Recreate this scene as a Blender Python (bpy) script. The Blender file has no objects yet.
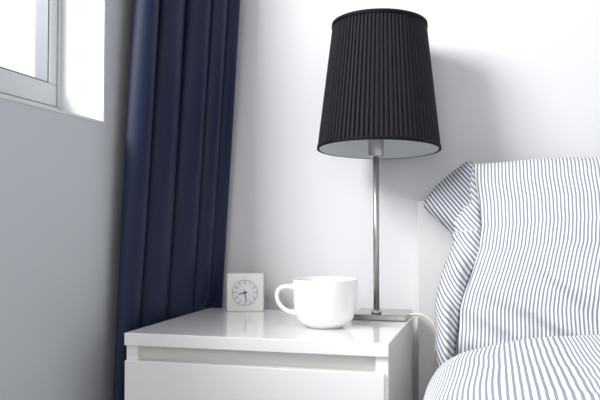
import bpy, bmesh, math, random
from mathutils import Vector, noise, Matrix
random.seed(4)
S = bpy.context.scene
COL = S.collection
try:
    S.view_settings.view_transform = 'Standard'
    S.view_settings.look = 'None'
    S.view_settings.exposure = 0.0
except Exception as e:
    print(e)

# ------------------------------------------------------------ materials
def mat(name, col, rough=0.5, metal=0.0, bump=0.0, bscale=200.0, spec=0.5, var=0.0, vscale=4.0, coat=0.0, sheen=0.0):
    m = bpy.data.materials.new(name); m.use_nodes = True
    nt = m.node_tree; b = nt.nodes['Principled BSDF']
    b.inputs['Base Color'].default_value = (*col, 1)
    b.inputs['Roughness'].default_value = rough
    b.inputs['Metallic'].default_value = metal
    b.inputs['Specular IOR Level'].default_value = spec
    b.inputs['Coat Weight'].default_value = coat
    b.inputs['Coat Roughness'].default_value = 0.08
    b.inputs['Sheen Weight'].default_value = sheen
    tc = nt.nodes.new('ShaderNodeTexCoord')
    if bump > 0:
        n = nt.nodes.new('ShaderNodeTexNoise'); n.inputs['Scale'].default_value = bscale
        n.inputs['Detail'].default_value = 4
        nt.links.new(tc.outputs['Object'], n.inputs['Vector'])
        bp = nt.nodes.new('ShaderNodeBump'); bp.inputs['Strength'].default_value = bump
        bp.inputs['Distance'].default_value = 0.002
        nt.links.new(n.outputs['Fac'], bp.inputs['Height'])
        nt.links.new(bp.outputs['Normal'], b.inputs['Normal'])
    if var > 0:
        n2 = nt.nodes.new('ShaderNodeTexNoise'); n2.inputs['Scale'].default_value = vscale
        nt.links.new(tc.outputs['Object'], n2.inputs['Vector'])
        mx = nt.nodes.new('ShaderNodeMix'); mx.data_type = 'RGBA'
        mx.inputs[6].default_value = (*[c*(1-var) for c in col], 1)
        mx.inputs[7].default_value = (*[min(1, c*(1+var)) for c in col], 1)
        nt.links.new(n2.outputs['Fac'], mx.inputs[0])
        nt.links.new(mx.outputs[2], b.inputs['Base Color'])
    return m

def stripe_mat(name, base, stripe, period, duty=0.42):
    m = bpy.data.materials.new(name); m.use_nodes = True
    nt = m.node_tree; b = nt.nodes['Principled BSDF']
    b.inputs['Roughness'].default_value = 0.9
    b.inputs['Specular IOR Level'].default_value = 0.15
    uv = nt.nodes.new('ShaderNodeUVMap'); uv.uv_map = 'UVMap'
    sx = nt.nodes.new('ShaderNodeSeparateXYZ'); nt.links.new(uv.outputs['UV'], sx.inputs[0])
    def math_(op, a, bb=None):
        n = nt.nodes.new('ShaderNodeMath'); n.operation = op
        for i, v in enumerate((a, bb)):
            if v is None: continue
            if isinstance(v, (int, float)): n.inputs[i].default_value = v
            else: nt.links.new(v, n.inputs[i])
        return n.outputs[0]
    d = math_('DIVIDE', sx.outputs['X'], period)
    fr = math_('FRACT', d)
    tri = math_('ABSOLUTE', math_('SUBTRACT', fr, 0.5))
    mr = nt.nodes.new('ShaderNodeMapRange')
    nt.links.new(tri, mr.inputs['Value'])
    mr.inputs['From Min'].default_value = duty/2 - 0.05
    mr.inputs['From Max'].default_value = duty/2 + 0.05
    mr.inputs['To Min'].default_value = 1; mr.inputs['To Max'].default_value = 0
    mx = nt.nodes.new('ShaderNodeMix'); mx.data_type = 'RGBA'
    mx.inputs[6].default_value = (*base, 1); mx.inputs[7].default_value = (*stripe, 1)
    nt.links.new(mr.outputs[0], mx.inputs[0])
    nt.links.new(mx.outputs[2], b.inputs['Base Color'])
    n = nt.nodes.new('ShaderNodeTexNoise'); n.inputs['Scale'].default_value = 30; n.inputs['Detail'].default_value = 4
    tc = nt.nodes.new('ShaderNodeTexCoord'); nt.links.new(tc.outputs['Object'], n.inputs['Vector'])
    bp = nt.nodes.new('ShaderNodeBump'); bp.inputs['Strength'].default_value = 0.6; bp.inputs['Distance'].default_value = 0.007
    nt.links.new(n.outputs['Fac'], bp.inputs['Height']); nt.links.new(bp.outputs['Normal'], b.inputs['Normal'])
    return m

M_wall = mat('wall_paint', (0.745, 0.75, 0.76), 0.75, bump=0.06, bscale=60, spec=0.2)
M_wall_l = mat('wall_paint_shaded', (0.57, 0.59, 0.62), 0.8, bump=0.06, bscale=60, spec=0.2)  # window wall's shade painted in as a greyer base colour
M_ceil = mat('ceiling_paint', (0.85, 0.85, 0.85), 0.9)
M_floor = mat('floor_wood', (0.42, 0.38, 0.35), 0.45, var=0.3, vscale=3)
M_white = mat('white_lacquer', (0.96, 0.96, 0.955), 0.12, spec=0.5, coat=.4)
M_head = mat('white_headboard', (0.88, 0.88, 0.87), 0.3)
M_rail = mat('inner_board', (0.72, 0.71, 0.68), 0.6)
M_winf = mat('window_frame_grey', (0.58, 0.59, 0.61), 0.35)
M_gasket = mat('window_gasket_grey', (0.20, 0.22, 0.25), 0.5)
M_porc = mat('white_porcelain', (0.91, 0.91, 0.905), 0.12, coat=0.5)
M_navy = mat('curtain_navy', (0.0042, 0.0100, 0.044), 0.48, bump=0.2, bscale=500, spec=0.34, sheen=0.0)
M_shade = mat('shade_fabric', (0.0100, 0.0100, 0.0150), 0.7, bump=0.2, bscale=700, spec=0.25)
M_trim = mat('shade_trim', (0.006, 0.006, 0.008), 0.7, spec=0.2)
M_liner = mat('shade_liner', (0.74, 0.76, 0.79), 0.7)
M_steel = mat('brushed_nickel', (0.52, 0.51, 0.50), 0.38, metal=1.0, bump=0.1, bscale=400)
M_base = mat('polished_nickel_base', (0.36, 0.355, 0.35), 0.12, metal=1.0)
M_bulb = mat('bulb_glass', (0.85, 0.84, 0.8), 0.2)
M_cord = mat('cord_white', (0.72, 0.69, 0.63), 0.5)
M_clock = mat('clock_cream', (0.82, 0.82, 0.76), 0.4)
M_dial = mat('clock_dial', (0.80, 0.81, 0.81), 0.5)
M_dring = mat('clock_ring', (0.45, 0.47, 0.48), 0.4)
M_ink = mat('clock_ink', (0.02, 0.02, 0.025), 0.5)
M_matt = mat('mattress_fabric', (0.8, 0.8, 0.8), 0.9, bump=0.2)
M_strip = stripe_mat('striped_cotton', (0.86, 0.86, 0.87), (0.25, 0.27, 0.335), 0.0060, 0.45)
M_stripf = stripe_mat('striped_duvet_cotton', (0.87, 0.87, 0.88), (0.31, 0.33, 0.40), 0.0052, 0.44)
M_stripd = stripe_mat('striped_cotton_shaded', (0.68, 0.69, 0.72), (0.15, 0.165, 0.22), 0.0058, 0.52)  # same cotton, darkened: shade on the fold's underside painted into the colour

# ------------------------------------------------------------ helpers
def add(me, name, m=None, parent=None, loc=(0, 0, 0), smooth=False):
    o = bpy.data.objects.new(name, me); COL.objects.link(o)
    o.location = loc
    if m: me.materials.append(m)
    if smooth:
        for p in me.polygons: p.use_smooth = True
    if parent: o.parent = parent
    return o

def empty(name, loc, label, cat, rz=0):
    o = bpy.data.objects.new(name, None); COL.objects.link(o)
    o.location = loc; o.rotation_euler = (0, 0, rz)
    o.empty_display_size = 0.05
    o['label'] = label; o['category'] = cat
    return o

def boxes(name, bl, m, parent=None, loc=(0, 0, 0), bevel=0.0, seg=2):
    """bl: list of (x0,x1,y0,y1,z0,z1)"""
    bm = bmesh.new()
    for (x0, x1, y0, y1, z0, z1) in bl:
        r = bmesh.ops.create_cube(bm, size=1)
        for v in r['verts']:
            v.co = Vector((x0+(v.co.x+.5)*(x1-x0), y0+(v.co.y+.5)*(y1-y0), z0+(v.co.z+.5)*(z1-z0)))
    if bevel > 0:
        bmesh.ops.bevel(bm, geom=bm.edges[:], offset=bevel, segments=seg, affect='EDGES', profile=0.5)
    me = bpy.data.meshes.new(name); bm.to_mesh(me); bm.free()
    return add(me, name, m, parent, loc)

def lathe(name, prof, m, parent=None, loc=(0, 0, 0), n=64, smooth=True, closed=False):
    vs = []; fs = []
    for (r, z) in prof:
        for i in range(n):
            a = 2*math.pi*i/n
            vs.append((r*math.cos(a), r*math.sin(a), z))
    k = len(prof)
    for j in range(k if closed else k-1):
        jn = (j+1) % k
        for i in range(n):
            i2 = (i+1) % n
            fs.append((j*n+i, j*n+i2, jn*n+i2, jn*n+i))
    me = bpy.data.meshes.new(name); me.from_pydata(vs, [], fs)
    bm = bmesh.new(); bm.from_mesh(me)
    bmesh.ops.remove_doubles(bm, verts=bm.verts[:], dist=1e-6)
    bmesh.ops.recalc_face_normals(bm, faces=bm.faces[:])
    bm.to_mesh(me); bm.free()
    return add(me, name, m, parent, loc, smooth)

def tube(name, pts, r, m, parent=None, loc=(0, 0, 0), cyclic=False):
    cu = bpy.data.curves.new(name+'_c', 'CURVE'); cu.dimensions = '3D'
    sp = cu.splines.new('BEZIER'); sp.bezier_points.add(len(pts)-1)
    for bp, p in zip(sp.bezier_points, pts):
        bp.co = p[:3]; bp.handle_left_type = bp.handle_right_type = 'AUTO'
        bp.radius = p[3] if len(p) > 3 else 1.0
    sp.use_cyclic_u = cyclic
    cu.bevel_depth = r; cu.bevel_resolution = 5; cu.resolution_u = 16; cu.use_fill_caps = True
    t = bpy.data.objects.new('tmp', cu); COL.objects.link(t)
    dg = bpy.context.evaluated_depsgraph_get(); dg.update()
    me = bpy.data.meshes.new_from_object(t.evaluated_get(dg))
    bpy.data.objects.remove(t)
    me.materials.clear()
    return add(me, name, m, parent, loc, True)

def grid_mesh(name, nu, nv, f, uvf, m, parent=None, thick=0.0, loc=(0, 0, 0), closed=None):
    vs = [f(i/nu, j/nv) for j in range(nv+1) for i in range(nu+1)]
    fs = [(j*(nu+1)+i, j*(nu+1)+i+1, (j+1)*(nu+1)+i+1, (j+1)*(nu+1)+i) for j in range(nv) for i in range(nu)]
    me = bpy.data.meshes.new(name); me.from_pydata(vs, [], fs)
    uvl = me.uv_layers.new(name='UVMap')
    uvs = [uvf(i/nu, j/nv) for j in range(nv+1) for i in range(nu+1)]
    for l in me.loops: uvl.data[l.index].uv = uvs[l.vertex_index]
    o = add(me, name, m, parent, loc, True)
    if thick:
        sm = o.modifiers.new('solid', 'SOLIDIFY'); sm.thickness = thick; sm.offset = 0
    return o

def interp(tab, t):
    for a, b in zip(tab[:-1], tab[1:]):
        if t <= b[0]:
            k = (t-a[0])/(b[0]-a[0])
            return tuple(a[i]*(1-k)+b[i]*k for i in range(1, len(a)))
    return tuple(tab[-1][1:])

def st(o): o['kind'] = 'structure'; return o

# ------------------------------------------------------------ room
WX = -0.62; WY = 1.40; CH = 2.35
st(boxes('wall_back', [(WX-.12, 2.6, WY, WY+.1, 0, CH)], M_wall))
wy0, wy1, wz0, wz1 = -0.35, 1.089, 0.878, 2.05
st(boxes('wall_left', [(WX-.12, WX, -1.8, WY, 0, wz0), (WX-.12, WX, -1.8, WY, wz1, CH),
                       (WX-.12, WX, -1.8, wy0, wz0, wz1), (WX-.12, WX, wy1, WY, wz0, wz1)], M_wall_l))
st(boxes('floor', [(WX-.12, 2.6, -1.8, WY+.1, -.05, 0)], M_floor))
st(boxes('ceiling', [(WX-.12, 2.6, -1.8, WY+.1, CH, CH+.05)], M_ceil))
# white reveal lining of the opening
rv = 0.004
st(boxes('trim_1', [(WX-.08, WX+.001, wy1-rv, wy1, wz0, wz1), (WX-.08, WX+.001, wy0, wy1-rv, wz0, wz0+rv)],
         mat('reveal_white', (0.70, 0.71, 0.72), 0.7, bump=.4, bscale=90)))
# window: outer frame, sash, gasket, glass
fx0, fx1 = WX-.12, WX-.078
def ring(y0, y1, z0, z1, w, x0, x1, wb=None):
    wb = wb or w
    return [(x0, x1, y0, y1, z0, z0+wb), (x0, x1, y0, y1, z1-w, z1), (x0, x1, y0, y0+w, z0+wb, z1-w), (x0, x1, y1-w, y1, z0+wb, z1-w)]
a, b, c, d = wy0, wy1-rv, wz0+rv, wz1
win = boxes('window_1', ring(a, b, c, d, .006, fx0, fx1, .024), M_winf, bevel=.0015); st(win)
s1 = boxes('sash', ring(a+.0075, b-.0075, c+.0255, d-.0075, .020, fx0+.006, fx1-.003, .036), M_winf, win, bevel=.002)
s2 = boxes('gasket', ring(a+.0275, b-.0275, c+.0615, d-.0275, .003, fx0+.012, fx1-.006), M_gasket, win)
gm = bpy.data.materials.new('window_glass'); gm.use_nodes = True
gb = gm.node_tree.nodes['Principled BSDF']; gb.inputs['Roughness'].default_value = 0.0
nt = gm.node_tree; tr = nt.nodes.new('ShaderNodeBsdfTransparent'); gl = nt.nodes.new('ShaderNodeBsdfGlossy'); gl.inputs['Roughness'].default_value = .02
mxs = nt.nodes.new('ShaderNodeMixShader'); mxs.inputs[0].default_value = 0.05
nt.links.new(tr.outputs[0], mxs.inputs[1]); nt.links.new(gl.outputs[0], mxs.inputs[2]); nt.links.new(mxs.outputs[0], nt.nodes['Material Output'].inputs[0])
boxes('glass_pane', [(fx0+.016, fx0+.02, a+.029, b-.029, c+.063, d-.029)], gm, win)

# ------------------------------------------------------------ curtain
cur = empty('curtain', (-.59, 1.25, 0), 'navy blue floor-length fabric curtain gathered in the room corner', 'curtain')
NF = 4.3
def cpos(s, t):
    z = 0.02 + t*(2.28-0.02)
    k = max(0, min(1, (z-.35)/(1.15-.35)))
    y0 = 1.088*(1-k)+1.158*k; y1 = 1.388*(1-k)+1.366*k
    x0 = -.596*(1-k)+-.592*k; x1 = -.551*(1-k)+-.500*k
    ss = s + 0.038*math.sin(2*math.pi*s*1.15+.6+z*.10) + .008*math.sin(2*math.pi*s*2.7+z*.4)
    ph = 2*math.pi*NF*ss + .5 + .12*math.sin(z*1.6+s*3)
    A = (0.0135*(1-k)+0.030*k) * (0.82+.18*math.sin(8.1*s+z*.5+1))
    sn = math.sin(ph/2)**2
    w2 = 2*sn**.75-1
    off = A*w2
    T = Vector((x1-x0, y1-y0, 0)).normalized(); N = Vector((T.y, -T.x, 0))
    base = Vector((x0, y0, 0)).lerp(Vector((x1, y1, 0)), s)
    p = base + N*off - T*((.007+.005*min(1, k*2))*math.sin(ph))
    px = max(p.x, -.6165)
    py = min(p.y, WY-.006)
    if z < .56 and py < 1.368: px = min(px, -.5465)
    return (px+.59, py-1.25, z)
cp = grid_mesh('fabric_panel', 540, 90, cpos, lambda s, t: (s, t), M_navy, cur, thick=.0012)
rod = tube('curtain_rail', [(0, -1.5, 2.30), (0, -.6, 2.30), (0, .13, 2.30)], .01, M_winf, cur)

# ------------------------------------------------------------ nightstand
NX0, NX1, NY0, NY1, NZ = -.543, -.143, 1.018, 1.365, .55
ns = empty('nightstand', (NX0, NY0, 0), 'white lacquered bedside nightstand with drawers beside the bed', 'nightstand')
W = NX1-NX0; D = NY1-NY0
boxes('top_panel', [(0, W, 0, D, NZ-.019, NZ)], M_white, ns, bevel=.0012)
boxes('side_panel', [(.001, .019, .006, D-.001, 0, NZ-.0192)], M_white, ns, bevel=.0008)
boxes('side_panel', [(W-.019, W-.001, .006, D-.001, 0, NZ-.0192)], M_white, ns, bevel=.0008)
boxes('back_panel', [(.0192, W-.0192, D-.01, D-.002, .03, NZ-.02)], M_white, ns)
boxes('front_rail', [(.0192, W-.0192, .018, .036, NZ-.065, NZ-.0195)], M_rail, ns)
for z0, z1 in ((.29, NZ-.0415), (.045, .270)):
    dr = boxes('drawer', [(.001, W-.006, .0, .016-.001, z0, z1)], M_white, ns, bevel=.0012)
    boxes('drawer_box', [(.024, W-.024, .038, D-.02, z0+.01, z1-.04)], M_rail, dr)

# ------------------------------------------------------------ mug
mug = empty('mug', (-.264, 1.158, NZ), 'white glazed ceramic mug with a round handle on the nightstand', 'mug')
outer = [(0, .003), (.024, .003), (.0245, .0005), (.0275, 0.0), (.029, .0012), (.031, .003), (.0395, .008), (.0450, .016), (.0485, .028), (.0502, .043), (.0510, .060), (.0514, .0745), (.0510, .0762)]
inner = [(.0500, .0765), (.0491, .0755), (.0486, .060), (.0478, .043), (.0460, .029), (.0425, .018), (.036, .0105), (.022, .0075), (0, .007)]
K = 1.02
outer = [(r*K, z) for r, z in outer]; inner = [(r*K, z) for r, z in inner]
mb = lathe('cup_body', outer+inner, M_porc, mug, n=96)
hp = []
hd = Vector((-.955, -.297, 0)).normalized()
for (r, z, w) in [(.0485, .0630, 1.35), (.058, .0645, 1.05), (.0680, .0630, .95), (.0742, .0570, .9), (.0752, .047, .9), (.0715, .0370, .9), (.064, .0290, .95), (.055, .0245, 1.05), (.0460, .0235, 1.3)]:
    hp.append((hd.x*r*K, hd.y*r*K, z, w))
hn = tube('handle', hp, .0036, M_porc, mug)

# ------------------------------------------------------------ clock
cz = .071; cw = .069
ck = empty('alarm_clock', (-.454, 1.318, NZ), 'small square cream alarm clock with round dial on the nightstand', 'clock', rz=math.radians(15))
cb = boxes('clock_case', [(-cw/2, cw/2, 0, .032, 0, cz)], M_clock, ck, bevel=.0025, seg=3)
def disc_y(name, r, y, m, depth=.0015, n=64, ri=0):
    prof = [(ri, 0), (r, 0), (r, depth), (ri, depth)]
    o = lathe(name, prof, m, ck, n=n, closed=ri > 0, smooth=False)
    o.rotation_euler = (math.pi/2, 0, 0); o.location = (0, y, cz*.5)
    return o
KD = .93
disc_y('dial', .0250*KD, 0, M_dial, .0008)
disc_y('dial_ring', .0258*KD, 0.0, M_dring, .0016, ri=.0250*KD)
bm = bmesh.new()
for i in range(60):
    a_ = 2*math.pi*i/60; L = .0022 if i % 5 == 0 else .001; w = .0005 if i % 5 == 0 else .0002
    r0 = .0245*KD
    dx, dz = math.sin(a_), math.cos(a_)
    p = [(dx*r0-dz*w, dz*r0+dx*w), (dx*r0+dz*w, dz*r0-dx*w), (dx*(r0-L)+dz*w, dz*(r0-L)-dx*w), (dx*(r0-L)-dz*w, dz*(r0-L)+dx*w)]
    bm.faces.new([bm.verts.new((q[0], 0, q[1])) for q in p])
me = bpy.data.meshes.new('dial_markings')
for i in range(1, 13):
    tcu = bpy.data.curves.new('t', 'FONT'); tcu.body = str(i); tcu.size = .0056; tcu.align_x = 'CENTER'; tcu.align_y = 'CENTER'
    to = bpy.data.objects.new('t', tcu); COL.objects.link(to)
    dg = bpy.context.evaluated_depsgraph_get(); dg.update()
    tm = bpy.data.meshes.new_from_object(to.evaluated_get(dg)); bpy.data.objects.remove(to)
    a_ = 2*math.pi*i/12
    off = Vector((math.sin(a_)*.0190*KD, 0, math.cos(a_)*.0190*KD))
    tm.transform(Matrix.Translation(off) @ Matrix.Rotation(math.pi/2, 4, 'X'))
    bm.from_mesh(tm)
bm.to_mesh(me); bm.free()
add(me, 'dial_markings', M_ink, ck, (0, -.0011, cz*.5))
def hand(name, ang, L, w):
    dx, dz = math.sin(ang), math.cos(ang); y0 = -.0018; t = -.004
    p = [(-dz*w+dx*t, dx*w+dz*t), (dz*w+dx*t, -dx*w+dz*t), (dx*L+dz*w*.6, dz*L-dx*w*.6), (dx*L-dz*w*.6, dz*L+dx*w*.6)]
    vs = [(q[0], y, q[1]) for y in (0, -.0005) for q in p]
    fs = [(0, 1, 2, 3), (7, 6, 5, 4), (0, 4, 5, 1), (1, 5, 6, 2), (2, 6, 7, 3), (3, 7, 4, 0)]
    me = bpy.data.meshes.new(name); me.from_pydata(vs, [], fs)
    return add(me, name, M_ink, ck, (0, y0, cz*.5))
hand('hour_hand', math.radians(256), .013, .0012)
hand('minute_hand', math.radians(170), .018, .0009)

# ------------------------------------------------------------ table lamp
LX, LY = -.1996, 1.275
lp = empty('table_lamp', (LX, LY, NZ), 'table lamp with black pleated shade and nickel stem on the nightstand', 'lamp')
boxes('base', [(-.040, .054, -.022, .074, 0.0003, .010)], M_base, lp, bevel=.0012)
lathe('collar', [(0, .010), (.009, .010), (.009, .013), (.0055, .016), (0, .016)], M_steel, lp, n=32)
lathe('pole', [(0, .0155), (.0052, .0155), (.0052, .281), (0, .281)], M_steel, lp, n=24)
sk = lathe('socket', [(0, .281), (.012, .281), (.0135, .284), (.0135, .318), (.011, .321), (0, .321)], M_steel, lp, n=32)
lathe('bulb', [(0, .321), (.010, .322), (.012, .330), (.020, .345), (.026, .362), (.027, .375), (.022, .390), (.012, .399), (0, .402)], M_bulb, lp, n=32)
zb, zt = .293, .516; Rb, Rt = .1062, .0830
TH = -math.radians(3.5)
NP = 80
rp = [random.uniform(-.05, .05) for _ in range(NP)]; rh2 = [random.uniform(.9, 1.1) for _ in range(NP)]
vs = []; fs = []
seq = [(0.0, 0.0), (.42, 1.0), (.82, 1.0)]
nn = NP*3; NR = 16
for j in range(NR+1):
    k = j/NR; R = Rb+(Rt-Rb)*k; z = zb+.003+(zt-zb-.006)*k
    amp = .0031*(R/Rb)
    for i in range(NP):
        for (f_, h_) in seq:
            a_ = 2*math.pi*(i+f_+(rp[i] if h_ else 0))/NP
            r = R-.0030+amp*h_*rh2[i]
            vs.append((r*math.cos(a_), r*math.sin(a_), z))
for j in range(NR):
    for i in range(nn):
        i2 = (i+1) % nn
        fs.append((j*nn+i, j*nn+i2, (j+1)*nn+i2, (j+1)*nn+i))
me = bpy.data.meshes.new('lamp_shade'); me.from_pydata(vs, [], fs)
sh = add(me, 'lamp_shade', M_shade, lp, (.005, .322*math.sin(TH), 0)); sh['label'] = 'black pleated fabric shade'
sh.rotation_euler = (TH, 0, 0)
def band(name, z0, z1, r0, r1, m, t=.0012):
    return lathe(name, [(r0, z0), (r1, z1), (r1-t, z1), (r0-t, z0)], m, sh, n=128, closed=True)
band('bottom_trim', zb, zb+.0060, Rb+.0011, Rb+.0006, M_trim, .0030)
band('top_trim', zt-.0060, zt, Rt+.0013, Rt+.0008, M_trim, .0030)
band('shade_liner', zb+.0003, zt-.001, Rb-.0035, Rt-.0035, M_liner, .0005)
def cyl_between(bm, p, q, r, n=8):
    p = Vector(p); q = Vector(q); d = q-p
    mt = Matrix.Translation((p+q)/2) @ d.to_track_quat('Z', 'Y').to_matrix().to_4x4()
    bmesh.ops.create_cone(bm, cap_ends=True, segments=n, radius1=r, radius2=r, depth=d.length, matrix=mt)
bm = bmesh.new()
for i in range(3):
    a_ = 2*math.pi*i/3+.5
    r1 = Rb-.008
    cyl_between(bm, (.014*math.cos(a_), .014*math.sin(a_), .322), (r1*math.cos(a_), r1*math.sin(a_), .322), .0014)
bmesh.ops.create_cone(bm, cap_ends=True, segments=32, radius1=.017, radius2=.017, depth=.003, matrix=Matrix.Translation((0, 0, .322)))
me = bpy.data.meshes.new('shade_fitting'); bm.to_mesh(me); bm.free()
add(me, 'shade_fitting', M_steel, sh)
cw_ = [(-.148, 1.290, .5570), (-.142, 1.290, .5575), (-.132, 1.288, .5590), (-.119, 1.284, .5570), (-.106, 1.280, .549), (-.098, 1.276, .534), (-.098, 1.275, .512), (-.104, 1.28, .475), (-.114, 1.30, .38), (-.115, 1.34, .2), (-.115, 1.345, .01)]
cd_ = tube('power_cord', [(x-LX, y-LY, z-NZ) for x, y, z in cw_], .0024, M_cord, lp)
cd_['label'] = 'cream white power cord'

# ------------------------------------------------------------ bed
bed = empty('bed', (-.138, WY-.005, 0), 'white bed frame with a low flat headboard against the wall', 'bed')
BX, BY = -.138, WY-.005
def bb(name, l, m, bev=.002):
    return boxes(name, [(x0-BX, x1-BX, y0-BY, y1-BY, z0, z1) for (x0, x1, y0, y1, z0, z1) in l], m, bed, bevel=bev)
bb('headboard', [(-.138, .90, 1.368, 1.395, .10, .757)], M_head)
bb('side_rail', [(-.060, -.042, -.62, 1.3675, .18, .30)], M_white)
bb('side_rail', [(.838, .86, -.62, 1.3675, .18, .30)], M_white)
bb('footboard', [(-.060, .86, -.645, -.6205, .10, .34)], M_white)
bb('slat_base', [(-.0415, .8375, -.62, 1.3675, .19, .21)], M_rail)
for x in (-.060, .80):
    bb('leg', [(x, x+.06, 1.3, 1.36, 0, .179)], M_white)
    bb('leg', [(x, x+.06, -.62, -.56, 0, .179)], M_white)
mt_ = boxes('mattress', [(-.030, .83, -.61, 1.36, .211, .445)], M_matt, bevel=.03, seg=4)
mt_['label'] = 'white mattress lying on the bed frame'; mt_['category'] = 'mattress'

# duvet
def ridge(q): return math.exp(-(noise.noise(q)*5.5)**2)
def duv(s, t):
    y = 1.118 - t*1.65
    L = 1.30; d = s*L
    xl, xr, zc = -.084, .90, .547
    rh, rz_ = .17, .062
    side = .17; arc = .188
    if d < side:
        x, z = xl, zc-rz_-(side-d)
    elif d < side+arc:
        a_ = (d-side)/arc*math.pi/2
        x, z = xl+rh*(1-math.cos(a_)), zc-rz_+rz_*math.sin(a_)
    else:
        x, z = xl+rh+(d-side-arc), zc
        if x > xr-.1:
            e = min((x-(xr-.1)), .12); z = zc-e*e*4
    e = max(0, 1-t/.020)
    edge = 1-math.sqrt(max(0, 1-e*e))
    z -= edge*.040*min(1, max(0, (z-.40)/.1))
    z += .0022*noise.noise(Vector((x*4, y*3, 1.7)))
    z += .0018*ridge(Vector((x*9+y*7, y*5-x*3, 5)))-.001
    z += .014*max(0, min(1, (x-.0)/.2))
    x += (.006*noise.noise(Vector((y*6, z*5, 9)))) * (1 if d < .3 else .15)
    return (x, y, z)
dv = grid_mesh('duvet', 240, 260, duv, lambda s, t: (s*1.30, t), M_stripf, None, thick=.012)
dv['label'] = 'white and blue-grey pinstriped cotton duvet spread over the bed'; dv['category'] = 'duvet'

# pillow --------------------------------------------------
pl = empty('pillow', (.25, 1.25, .46), 'plump white and blue-grey pinstriped pillow leaning on the headboard', 'pillow')
PO = Vector((.25, 1.25, .46))
seam = [(0, -.074, .462), (.12, -.066, .51), (.25, -.060, .545), (.34, -.058, .575), (.42, -.051, .603), (.52, -.038, .638), (.62, -.027, .673), (.72, -.023, .710), (.82, -.026, .745), (.91, -.033, .785), (1.0, -.036, .818)]
outl = [(0, -.088, .455), (.10, -.092, .485), (.17, -.095, .510), (.24, -.095, .535), (.30, -.097, .556), (.37, -.096, .582), (.43, -.093, .603), (.50, -.087, .628), (.56, -.080, .650), (.61, -.072, .668), (.66, -.067, .686), (.71, -.074, .702), (.80, -.109, .734), (.83, -.119, .745), (.85, -.119, .754), (.90, -.101, .778), (.95, -.075, .802), (1.0, -.046, .823)]
def plane_y(z): return 1.235 + (z-.46)*.24
def pil(side):
    def f(s, t):
        sx_, sz_ = interp(seam, t)
        xr = .60 - .02*math.sin(math.pi*t)
        x = sx_+(xr-sx_)*s
        ztop = .818 + .012*math.sin(min(1, s*6)*math.pi/2) - .010*math.sin(math.pi*min(1, max(0, (s-.1)/.9)))*0.6
        k = min(1, s*4)
        zz = .462+(ztop-.462)*t
        z = sz_*(1-k)+zz*k
        es = (4*s*(1-s)) ** .42 if 0 < s < 1 else 0
        et = (4*t*(1-t)) ** .45 if 0 < t < 1 else 0
        et2 = et*(1.15-.25*t)
        th = es*et2
        n = .012*noise.noise(Vector((x*7, z*5, 3)))
        n += .0055*ridge(Vector((x*7+z*5, z*4-x*3, 7)))
        n += .0055*ridge(Vector((x*3-z*3, z*10+x*5, 17)))
        n -= .004*ridge(Vector((x*10+z*7, z*6, 27)))
        cr = -.011*abs(math.sin(z*45+x*30+2*noise.noise(Vector((z*9, 0, 0)))))*math.exp(-s*8)
        if side > 0: y = plane_y(z) - th*.104 - (n+cr)*min(1, th*1.6) - .016*(1-min(1, s*8))*min(1, t*6)
        else: y = min(plane_y(z) + th*.045, 1.362)
        return (x-PO.x, y-PO.y, z-PO.z)
    return f
NU, NV = 220, 140
ff, fb = pil(1), pil(-1)
vs = [ff(i/NU, j/NV) for j in range(NV+1) for i in range(NU+1)]
off = len(vs)
vs += [fb(i/NU, j/NV) for j in range(NV+1) for i in range(NU+1)]
fs = []
for j in range(NV):
    for i in range(NU):
        q = (j*(NU+1)+i, j*(NU+1)+i+1, (j+1)*(NU+1)+i+1, (j+1)*(NU+1)+i)
        fs.append(q); fs.append(tuple(off+k for k in reversed(q)))
# close the side at the seam
for j in range(NV):
    a0, a1 = j*(NU+1), (j+1)*(NU+1)
    fs.append((a0, a1, off+a1, off+a0))
me = bpy.data.meshes.new('pillow_body'); me.from_pydata(vs, [], fs)
uvl = me.uv_layers.new(name='UVMap')
for l in me.loops:
    k = l.vertex_index % off
    i = k % (NU+1); j = k//(NU+1)
    s, t = i/NU, j/NV
    uvl.data[l.index].uv = (s*.66 + .010*math.sin(t*3.0)*(1-s), t)
bm = bmesh.new(); bm.from_mesh(me); bmesh.ops.remove_doubles(bm, verts=bm.verts[:], dist=1e-5)
bm.to_mesh(me); bm.free()
add(me, 'pillow_body', M_strip, pl, smooth=True)
def flap(s, t):
    ox, oz = interp(outl, t); sx_, sz_ = interp(seam, t)
    x = ox+(sx_-ox)*s; z = oz+(sz_-oz)*s
    low = min(1, max(0, (.72-t)/.12))
    y = plane_y(z) - .002
    y -= (.022+.016*low)*math.sin(math.pi*s)**.7*(1-.35*t) + .015*(s)
    y -= .008*math.sin(z*60+s*3+4*noise.noise(Vector((z*7, s, 0))))*math.sin(math.pi*s)*(.4+.6*low)
    y += .012*(1-s)*t
    return (x-PO.x, y-PO.y, z-PO.z)
def fuv(s, t):
    ox, oz = interp(outl, t); sx_, sz_ = interp(seam, t)
    x = ox+(sx_-ox)*s; z = oz+(sz_-oz)*s
    if t > .70: return (x*.75+z*.62, t)
    return (x*.80+z*.50+.006*noise.noise(Vector((x*20, z*14, 0))), t)
fl = grid_mesh('pillowcase_flap', 24, 150, flap, fuv, M_strip, pl, thick=.004)
fl.data.materials.append(M_stripd)
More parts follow.
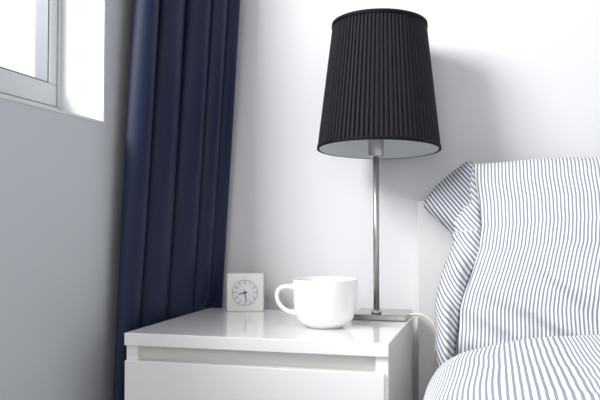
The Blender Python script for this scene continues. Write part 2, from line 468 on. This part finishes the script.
for p in fl.data.polygons:
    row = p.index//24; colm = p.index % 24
    if row/150 > .68 + .18*(colm/24) and colm < 21: p.material_index = 1  # folded corner takes the copy with painted shade
fl['label'] = 'folded open end of the pillowcase with diagonal stripes'
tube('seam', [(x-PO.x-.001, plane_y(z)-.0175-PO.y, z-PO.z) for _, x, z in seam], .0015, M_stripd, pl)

# ------------------------------------------------------------ light
w = bpy.data.worlds.new('world'); S.world = w; w.use_nodes = True
wn = w.node_tree; bg = wn.nodes['Background']
bg.inputs[0].default_value = (.975, .985, 1, 1)
# open sky is brighter on the window's side of the house
wt = wn.nodes.new('ShaderNodeTexCoord'); wsx = wn.nodes.new('ShaderNodeSeparateXYZ'); wmr = wn.nodes.new('ShaderNodeMapRange')
wn.links.new(wt.outputs['Generated'], wsx.inputs[0]); wn.links.new(wsx.outputs['X'], wmr.inputs['Value'])
wmr.inputs['From Min'].default_value = -.6; wmr.inputs['From Max'].default_value = -.1
wmr.inputs['To Min'].default_value = 1.3; wmr.inputs['To Max'].default_value = 0.70
wn.links.new(wmr.outputs[0], bg.inputs[1])
def area(name, loc, rot, sx_, sy_, e, col=(1, 1, 1)):
    l = bpy.data.lights.new(name, 'AREA'); l.shape = 'RECTANGLE'; l.size = sx_; l.size_y = sy_; l.energy = e; l.color = col
    o = bpy.data.objects.new(name, l); COL.objects.link(o); o.location = loc; o.rotation_euler = rot
    return o
area('window_daylight', (-1.22, .10, 1.68), (0, math.radians(-80), math.radians(38)), .6, .6, 40, (.99, .995, 1))
area('rear_fill_light', (-.1, -1.75, 1.5), (math.radians(90), 0, 0), 1.2, 1.2, 11, (1, 1, 1))  # added fill behind the camera to brighten the nightstand front, not a window

# ------------------------------------------------------------ camera
cd = bpy.data.cameras.new('camera'); co = bpy.data.objects.new('camera', cd); COL.objects.link(co)
cd.sensor_width = 36; cd.lens = 740/600*36; cd.clip_start = .02
co.location = (0, 0, .714)
co.rotation_euler = (math.radians(90)+math.atan(24/740), 0, math.radians(14.77))
S.camera = co
